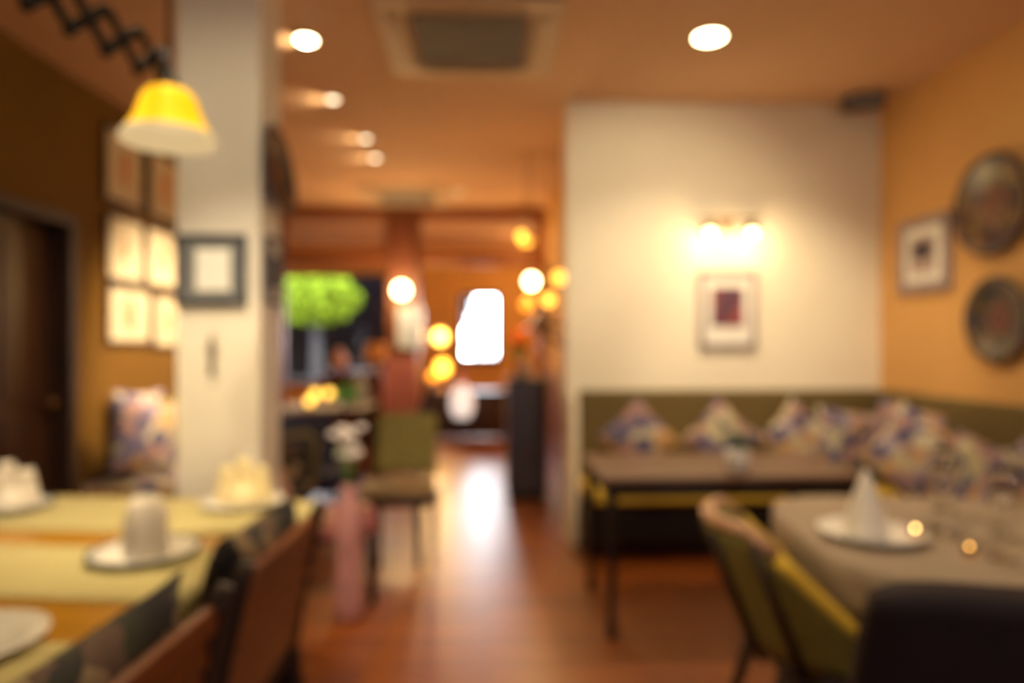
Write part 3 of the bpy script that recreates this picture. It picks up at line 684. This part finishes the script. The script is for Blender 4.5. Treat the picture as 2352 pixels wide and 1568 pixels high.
# pink floral chair behind the left table
upholstered_chair('upholstered_chair', 'pink floral chair between the left table and the olive chair', (-.84, 3.72, 0), R(12), .42, .80, floral_pink, dark_wood, .45)
t = thing('flower_vase', 'slender pink floor vase of white blossoms in front of the passage', 'vase', (-.69, 3.42, 0))
MB().lathe([(0, 0), (.060, 0), (.075, .02), (.070, .12), (.060, .25), (.070, .40), (.074, .48), (.050, .57), (.030, .63), (.040, .66), (.034, .66), (.022, .62), (0, .60)], n=28).build('vase_body', pink_glaze, t)
m = MB()
for k in range(7): a = k*.9; m.tube([(0, 0, .62), (.02*cos(a), .02*sin(a), .74), (.06*cos(a), .06*sin(a), .86)], .004, 6)
m.build('stems', stem_green, t)
for k in range(26):
    a = random.uniform(0, 2*pi); r_ = random.uniform(0, .085); z = .87+random.uniform(-.07, .07); m = MB()
    for q in range(6): aa = q*pi/3; m.ball((r_*cos(a)+.014*cos(aa), r_*sin(a)+.014*sin(aa), z), .014, 8)
    m.ball((r_*cos(a), r_*sin(a), z+.008), .009, 8); m.build('blossom', petal, t)

# ------------------------------------------------------------------ left dining table
LT = thing('dining_table', 'long honey coloured dining table on the left under the pendant lamp', 'table', (-1.51, 1.80, 0), R(-7))
TW, TL = 1.5, 2.02
m = MB(); vs = []; N = 10; pts = []
for cx, cy, a0 in ((TW/2-.10, TL/2-.10, 0), (-TW/2+.04, TL/2-.04, 90), (-TW/2+.04, -TL/2+.04, 180), (TW/2-.04, -TL/2+.04, 270)):
    rr_ = .10 if a0 == 0 else .04
    for k in range(N+1): a = R(a0+90*k/N); pts.append((cx+rr_*cos(a), cy+rr_*sin(a)))
n = len(pts); vs = [(x, y, .705) for x, y in pts]+[(x, y, .745) for x, y in pts]
m.add(vs, [tuple(range(n))[::-1], tuple(range(n, 2*n))]+[(i, (i+1) % n, n+(i+1) % n, n+i) for i in range(n)]); m.build('tabletop', honey_wood, LT, .004)
MB().span((-TW/2+.08, -TL/2+.08, .63), (TW/2-.08, -TL/2+.11, .705)).span((-TW/2+.08, TL/2-.11, .63), (TW/2-.08, TL/2-.08, .705)).span((-TW/2+.08, -TL/2+.11, .63), (-TW/2+.11, TL/2-.11, .705)).span((TW/2-.11, -TL/2+.11, .63), (TW/2-.08, TL/2-.11, .705)).build('apron', dark_wood_x, LT)
for sx in (-1, 1):
    for sy in (-1, 1): MB().box((sx*(TW/2-.12), sy*(TL/2-.12), .315), (.07, .07, .63)).build('leg', dark_wood, LT, .006)
def runner(label, yc, wy):
    def f(u, v):
        s = (u-.5)*2*(TW/2+.11); x = s; z = .7485
        lim = TW/2+.006
        if abs(s) > lim: dr = abs(s)-lim; x = math.copysign(lim+.012*min(1, dr/.03)+.01*sin(v*13)*dr/.11, s); z = .7485-dr
        y = yc+(v-.5)*wy
        return (x, y, z)
    o = MB().sheet(f, 64, 14, .003).build('table_runner', linen); o.location = LT.location; o.rotation_euler = LT.rotation_euler
    tag(o, label, 'table runner', 'cream cloth runners laid across the left table')
runner('cream cloth runner across the far end of the left table', .735, .47)
runner('cream cloth runner across the middle of the left table', .135, .41)
runner('cream cloth runner across the near end of the left table', -.52, .46)
plate('white plate with painted rim shadow on the middle runner of the left table', (-.985, 2.00, .7505), .15, rim_blue_shade)
napkin('rolled upright napkin on the middle runner of the left table', (-.985, 2.01, .756), 0, .060, .165, 'roll')
plate('white plate at the far right end of the left table', (-.927, 2.62, .7505), .15)
napkin('cream fan folded napkin in the lamp glow at the far table end', (-.925, 2.63, .756), R(-5), .075, .17, 'fan', napkin_y)
plate('white plate at the left edge of the photo by the dark door', (-1.77, 2.58, .7505), .15, rim_blue_shade)
napkin('peaked fan napkin at the left edge of the photo', (-1.77, 2.585, .756), R(10), .075, .17, 'fan')
plate('white plate cut off at the lower left corner of the photo', (-1.05, 1.40, .7505), .15)

def wood_armchair(label, loc, rz, w):
    """faces local +X; reclined rear posts, wooden slatted back outside and floral cushion inside"""
    t = thing('wooden_armchair', label, 'chair', loc, rz, 'dark wooden chairs on the right of the left table'); h = w/2
    for sy in (-1, 1):
        MB().tube([(-.335, sy*h, 0), (-.27, sy*h, .22), (-.235, sy*h, .44), (-.265, sy*h, .62), (-.315, sy*h, .83), (-.335, sy*h, .88)], [.020, .024, .030, .027, .024, .016], 10).build('leg', dark_wood, t)
        MB().tube([(.22, sy*(h-.03), 0), (.22, sy*(h-.03), .42)], [.018, .024]).build('leg', dark_wood, t)
        MB().tube([(-.26, sy*h, .60), (-.10, sy*(h+.01), .60), (.08, sy*(h+.01), .59)], .018).tube([(.06, sy*(h+.01), .59), (.10, sy*(h-.02), .43)], .016).build('armrest', dark_wood, t)
    MB().box((0, 0, .42), (.48, w-.02, .05)).build('seat_frame', dark_wood, t, .006)
    MB().box((.02, 0, .465), (.44, w-.08, .06)).build('seat_cushion', floral_dark, t, .02)
    MB().beam((-.312, -h+.01, .82), (-.312, h-.01, .82), .03, .05).build('top_rail', rust_wood, t, .006)
    for k in range(5):
        z = .50+k*.065; MB().beam((-.245-(z-.45)*.19, -h+.01, z), (-.245-(z-.45)*.19, h-.01, z), .014, .058).build('back_slat', rust_wood, t)
    Mx = Matrix.Translation((-.215, 0, .695)) @ Matrix.Rotation(R(-12), 4, 'Y') @ Matrix.Rotation(R(90), 4, 'Z')
    pillow_mb(w-.06, .46, .11, Mx).build('back_cushion', floral_dark, t)
    return t
ca = wood_armchair('wooden chair with rust slatted back, farther of the two at the left table', (-.85, 1.82, 0), pi-R(2), .58)
dup(ca, (-.875, 1.11, 0), pi-R(4), 'wooden chair with floral back pad, nearest the lower left corner')

# ------------------------------------------------------------------ left wall bench and cushions beyond the column
t = thing('wall_bench', 'dark bench with a floral seat pad below the six prints', 'bench', (-2.6, 4.95, 0))
MB().span((.02, -.50, 0), (.50, 1.25, .36)).build('base', black_paint, t, .006)
MB().span((.01, -.50, .36), (.53, 1.25, .46)).build('seat_pad', florals[2], t, .02)
cushion('blue and cream floral cushion on the bench beside the pale column', (-2.30, 4.66, .735), R(70), R(12), R(-12), 0, .50, .14, 'cushions on the left wall bench')
cushion('plain olive cushion half hidden by the column', (-2.30, 5.24, .72), R(75), R(6), R(-10), 0, .46, .14, 'cushions on the left wall bench', olive)
cushion('pale floral cushion at the back of the left bench', (-2.46, 4.98, .765), R(82), R(3), R(-10), 3, .54, .12, 'cushions on the left wall bench')

# dark armchair right behind the column
upholstered_chair('upholstered_chair', 'dark navy armchair just right of the pale column', (-1.24, 4.88, 0), R(-60), .55, .84, navy, dark_wood)
t = thing('dining_chair', 'dark dining chair with olive curved rail beside the column', 'chair', (-1.34, 4.08, 0), R(150))
MB().box((0, 0, .45), (.42, .44, .05)).build('seat', black_paint, t, .015)
MB().tube([(-.22, -.20, .46), (-.25, -.20, .78), (-.26, -.12, .84), (-.26, .12, .84), (-.25, .20, .78), (-.22, .20, .46)], .016).build('back_frame', olive, t)
MB().span((-.25, -.17, .50), (-.22, .17, .78)).build('backrest', floral_dark, t, .01)
for sx in (-1, 1):
    for sy in (-1, 1): MB().tube([(sx*.18, sy*.18, .43), (sx*.20, sy*.19, 0)], [.018, .013]).build('leg', black_paint, t)

# ------------------------------------------------------------------ dining group before the partition (left)
t = thing('side_table', 'grey topped table before the partition with candle lamps and a plant', 'table', (-1.62, 6.95, 0))
MB().box((0, 0, .73), (.90, .70, .03)).build('tabletop', stone, t, .005)
for sx in (-1, 1):
    for sy in (-1, 1): MB().box((sx*.38, sy*.28, .357), (.05, .05, .715)).build('leg', dark_wood, t)
def votive(label, x, y, h, r):
    t = thing('candle_lamp', label, 'lamp', (x, y, .746), 0, 'small amber candle lamps on the grey table')
    MB().lathe([(0, 0), (r*.8, 0), (r*.8, .015), (r*.3, .03), (r*.3, h*.35)], n=16).build('base', brass, t)
    MB().ball((0, 0, h*.35+r), r, 14).build('globe', votive_glow, t)
    return t
votive('taller yellow candle lamp on the grey table', -1.70, 6.80, .22, .045)
votive('lower candle lamp at the front of the grey table', -1.72, 6.66, .06, .04)
votive('candle lamp right of the taller yellow one', -1.60, 6.95, .21, .045)
t = thing('potted_plant', 'bright green bushy plant on the grey table', 'plant', (-1.38, 6.75, .745))
MB().lathe([(0, 0), (.04, 0), (.05, .05), (.046, .05), (0, .04)], n=18).build('pot', stone, t)
def leafball(n, r, leaf, c=(0, 0, 0), sq=(1, 1, 1)):
    m = MB()
    for k in range(n):
        d = V((random.gauss(0, 1), random.gauss(0, 1), random.gauss(0, 1))).normalized()*r*random.uniform(.35, 1)
        p = V((c[0]+d.x*sq[0], c[1]+d.y*sq[1], c[2]+d.z*sq[2])); M = Matrix.Translation(p) @ Euler([random.uniform(0, 6.3) for _ in range(3)]).to_matrix().to_4x4()
        m.add([(-leaf, 0, 0), (0, leaf*.45, leaf*.1), (leaf, 0, 0), (0, -leaf*.45, leaf*.1)], [(0, 1, 2, 3)], False, M)
    return m
leafball(220, .11, .03, (0, 0, .12), (1.2, 1, .9)).build('foliage', leaf_pot, t)
t = thing('stone_vase', 'tall pale grey vase on the grey table', 'vase', (-1.30, 7.08, .745))
MB().lathe([(0, 0), (.06, 0), (.085, .08), (.07, .2), (.04, .28), (.055, .32), (.04, .32), (0, .27)], n=24).build('body', stone, t)
upholstered_chair('upholstered_chair', 'navy high backed chair left of the reddish pillar', (-.93, 7.05, 0), R(180), .44, .98, navy, dark_wood)
upholstered_chair('upholstered_chair', 'dusty pink chair at the far left of the grey table', (-2.28, 6.95, 0), 0, .44, 1.25, plain('dusty_pink_fabric', (.38, .17, .13), .8), dark_wood)
upholstered_chair('upholstered_chair', 'dark navy chair with its back to the camera at the grey table', (-1.62, 6.35, 0), R(90), .46, .72, navy, dark_wood, .42)

# ------------------------------------------------------------------ globe on the pillar
t = thing('globe_lamp', 'bright globe wall lamp high on the reddish pillar', 'wall lamp', (-1.02, 8.26, 2.0))
MB().lathe([(.05, 0), (.05, .015), (.02, .03)], (0, 0, -.10), 18, (R(90), 0, 0)).build('backplate', brass, t)
MB().tube([(0, -.02, -.10), (0, -.11, -.12), (0, -.13, -.085)], .010).build('arm', brass, t)
MB().ball((0, -.13, 0), .085, 20).build('globe', globe_hot, t)
lamp('POINT', (-1.02, 7.72, 2.0), 48, (1, .62, .24), .09)

# ------------------------------------------------------------------ passage right side: cabinet, globes, shelf
t = thing('tall_cabinet', 'blue black drawer cabinet against the passage wall', 'cabinet', (.345, 6.12, 0))
MB().span((-.175, -.20, .06), (.175, .22, 1.04)).build('body', grey_black, t, .006)
MB().span((-.185, -.21, 1.04), (.185, .23, 1.06)).build('top', grey_black, t, .004)
MB().span((-.16, -.18, 0), (.16, .20, .06)).build('plinth', black_paint, t)
for k in range(4):
    dr = MB().span((-.16, -.212, .09+k*.235), (.16, -.20, .30+k*.235)).build('drawer', grey_black, t, .004)
    MB().ball((0, -.226, .195+k*.235), .014, 12).build('knob', brass, dr)
t = thing('white_pitcher', 'small white pitcher on the blue black cabinet', 'pitcher', (.33, 6.02, 1.06))
MB().lathe([(0, 0), (.04, 0), (.055, .05), (.04, .11), (.028, .14), (.038, .17), (.03, .17), (.02, .14), (0, .1)], n=24).build('body', plain('beige_glaze', (.55, .40, .30), .3), t)
MB().tube([(.04, 0, .15), (.085, 0, .12), (.075, 0, .06), (.05, 0, .04)], .007).build('handle', china, t)
t = thing('flower_vase', 'vase of orange flowers on the blue black cabinet', 'vase', (.29, 6.24, 1.06))
MB().lathe([(0, 0), (.04, 0), (.055, .07), (.03, .16), (.036, .19), (.028, .19), (0, .15)], n=20).build('vase_body', red_wood, t)
leafball(60, .07, .03, (0, 0, .24)).build('leaves', stem_green, t)
m = MB()
for k in range(12): m.ball((random.uniform(-.07, .07), random.uniform(-.07, .07), random.uniform(.24, .42)), .032, 8)
m.build('blooms', petal_orange, t)
t = thing('wall_shelf', 'small dark shelf on the passage wall above the cabinet', 'shelf', (.72, 6.1, 1.50))
MB().span((-.36, -.3, 0), (0, .3, .025)).build('board', dark_wood_x, t, .003)
for sy in (-1, 1): MB().beam((-.005, sy*.22, -.18), (-.28, sy*.22, 0), .02, .02).build('bracket', black_iron, t)
for k, (y, lab) in enumerate([(5.88, 'lilac white bowl on the wall shelf, nearest'), (6.10, 'lilac white bowl in the middle of the wall shelf'), (6.30, 'lilac white bowl on the wall shelf, farthest')]):
    o = MB().lathe([(0, 0), (.04, 0), (.085, .06), (.095, .10), (.09, .10), (.075, .06), (0, .012)], n=24).build('bowl', plain('lilac_glaze', (.50, .42, .48), .25)); o.location = (.50, y, 1.526)
    tag(o, lab, 'bowl', 'bowls on the wall shelf')
def hang_globe(label, x, y, z, r, mat, p, col):
    t = thing('pendant_globe', label, 'lamp', (x, y, z), 0, 'hanging glass globes at the right of the passage')
    MB().ball((0, 0, 0), r, 20).build('globe', mat, t)
    MB().lathe([(r*.35, r*.90), (r*.4, r*1.05), (.008, r*1.3)], n=16).build('cap', brass, t)
    MB().tube([(0, 0, r*1.25), (0, 0, H-z-.01)], .003, 6).build('cord', black_iron, t)
    if p: lamp('POINT', (x, y-.02, z-r-.05), p, col, .05)
hang_globe('brightest white globe hanging at the right of the passage', .378, 5.9, 1.906, .055, globe_hot, 14, (1, .66, .28))
hang_globe('yellow globe hanging closest to the cream wall edge', .60, 5.72, 1.92, .05, globe_amber, 0, None)
hang_globe('low yellow globe between the brightest globe and the wall edge', .52, 5.80, 1.735, .05, globe_amber, 0, None)
hang_globe('lowest orange globe under the brightest one', .335, 5.86, 1.700, .05, globe_orange, 0, None)
hang_globe('small yellow globe hanging before the right transom', .403, 8.1, 2.653, .045, globe_amber, 6, (1, .62, .22))

# ------------------------------------------------------------------ far room
t = thing('sideboard', 'dark brown sideboard at the far end of the passage', 'sideboard', (-.30, 9.75, 0))
MB().span((-.55, -.22, .08), (.55, .22, .67)).build('body', door_wood, t, .006); MB().span((-.58, -.25, .67), (.58, .25, .70)).build('top', door_wood, t, .004)
for k in range(3):
    dd = MB().span((-.53+k*.36, -.235, .11), (-.19+k*.36, -.22, .64)).build('door', door_wood, t, .004); MB().ball((-.22+k*.36, -.25, .4), .015, 10).build('knob', brass, dd)
for sx in (-1, 1):
    for sy in (-1, 1): MB().box((sx*.5, sy*.18, .04), (.05, .05, .08)).build('leg', dark_wood, t)
def table_lamp(label, loc, r, zc, mat, p):
    t = thing('table_lamp', label, 'lamp', loc)
    MB().lathe([(0, 0), (.07, 0), (.07, .015), (.02, .04), (.028, .10), (.012, .16), (.012, zc-r*.8)], n=20).build('base', brass, t)
    MB().lathe([(.02, zc-r), (r*.8, zc-r*.75), (r, zc-r*.1), (r*.85, zc+r*.6), (r*.4, zc+r), (.02, zc+r*1.1)], n=24).build('lamp_shade', mat, t)
    if p: lamp('POINT', (loc[0], loc[1]-r-.06, loc[2]+zc), p, (1, .58, .18), .07)
table_lamp('amber glowing table lamp on the far sideboard', (-.64, 9.78, .70), .11, .32, globe_amber, 12)
table_lamp('small orange lamp at the front left of the far sideboard', (-.78, 9.66, .70), .06, .20, globe_orange, 0)
t = thing('pendant_lantern', 'bright amber lantern hanging above the far sideboard', 'lamp', (-.69, 10.0, 1.46))
MB().ball((0, 0, 0), .10, 20, (1, 1, 1.05)).build('lantern_globe', glow('lit_lantern', (1, .60, .12), 6), t); MB().lathe([(.05, .09), (.055, .12), (.01, .15)], n=16).build('cap', brass, t); MB().tube([(0, 0, .14), (0, 0, H-1.47)], .004, 6).build('cord', black_iron, t)
lamp('POINT', (-.69, 9.84, 1.5), 45, (1, .60, .20), .1)
t = thing('stool', 'low dark stool in front of the far sideboard', 'stool', (-.345, 9.2, 0))
MB().lathe([(0, .33), (.15, .33), (.16, .35), (.15, .37), (0, .37)], n=24).build('seat', dark_wood, t)
for k in range(3): a = k*2*pi/3; MB().tube([(.08*cos(a), .08*sin(a), .33), (.15*cos(a), .15*sin(a), 0)], .016).build('leg', dark_wood, t)
t = thing('glowing_jar', 'white jar with added glow and pink blooms on the low stool', 'jar', (-.345, 9.2, .37))
MB().lathe([(0, 0), (.10, 0), (.15, .10), (.16, .22), (.13, .34), (.08, .40), (.085, .44), (.07, .44), (0, .38)], n=32).build('body', glow('white_jar_added_glow', (1, .92, .84), .75), t)  # the jar is no lamp; its glow imitates a window reflection
m = MB()
for k in range(12): m.ball((random.uniform(-.06, .06), random.uniform(-.05, .05), .46+random.uniform(0, .16)), .03, 8)
m.build('blooms', petal_pink, t)
t = thing('shelf_unit', 'low brown shelf unit between the far left window and the pillar', 'shelf', (-1.75, 9.3, 0))
MB().span((-.45, -.18, 0), (.35, .18, .03)).span((-.45, -.18, .5), (.35, .18, .53)).span((-.45, -.18, .97), (.35, .18, 1.0)).span((-.45, -.18, 0), (-.42, .18, 1.0)).span((.32, -.18, 0), (.35, .18, 1.0)).span((-.42, .16, 0), (.32, .18, 1.0)).build('carcass', red_wood, t)
t = thing('table_lamp', 'orange cloth shaded lamp on the low brown shelf unit', 'lamp', (-1.50, 9.25, 1.0))
MB().lathe([(0, 0), (.07, 0), (.03, .03), (.03, .08), (.012, .12), (.012, .17)], n=20).build('base', brass, t); MB().lathe([(.17, .14), (.12, .38), (.117, .38), (.167, .14), (.17, .14)], n=28).build('lamp_shade', orange_cloth, t); MB().ball((0, 0, .24), .035).build('bulb', bulb_soft, t)
t = thing('vase', 'dusty pink vase on the left of the low brown shelf unit', 'vase', (-2.0, 9.25, 1.0))
MB().lathe([(0, 0), (.06, 0), (.12, .10), (.10, .20), (.05, .26), (.06, .30), (.05, .30), (0, .24)], n=24).build('body', plain('dusty_pink_glaze', (.50, .24, .19), .4), t)
lamp('POINT', (.6, 10.6, 2.6), 26, (1, .60, .22), .1)  # unseen globe and its point light, added to light the far room
t = thing('unseen_fill_globe', 'added fill globe on the far room ceiling hidden behind the partition', 'lamp', (.6, 10.6, H))
MB().lathe([(.10, 0), (.12, -.05), (.08, -.12), (0, -.15)], n=24).build('globe', globe_amber, t); MB().lathe([(.13, 0), (.13, -.015), (.10, -.02)], n=24).build('ring', brass, t)

# ------------------------------------------------------------------ outside
def tree(label, loc, h, cr, mat, n, leaf, tr=.10, sq=(1, 1, 1)):
    t = thing('garden_tree', label, 'tree', loc, 0, 'trees outside the far windows')
    MB().tube([(0, 0, -.1), (.05, 0, h*.4), (0, .05, h*.8)], [tr, tr*.8, tr*.5], 10).build('trunk', bark, t)
    leafball(n, cr, leaf, (0, 0, h), sq).build('foliage', mat, t)
tree('lime green sunlit tree outside the far left window', (-3.75, 15.0, 0), 2.35, .80, leaf_lime, 1500, .11, .16, (1.2, 1, .72))
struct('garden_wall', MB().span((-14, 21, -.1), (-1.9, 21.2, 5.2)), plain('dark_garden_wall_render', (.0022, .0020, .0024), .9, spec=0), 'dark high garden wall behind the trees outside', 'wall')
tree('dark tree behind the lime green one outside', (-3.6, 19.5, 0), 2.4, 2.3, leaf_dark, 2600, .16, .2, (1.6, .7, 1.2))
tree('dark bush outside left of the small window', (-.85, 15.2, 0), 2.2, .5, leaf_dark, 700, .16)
tree('low green bush below the small window outside', (-.05, 17.5, 0), .55, .7, leaf_lime, 600, .1, .05, (1.3, 1, .8))
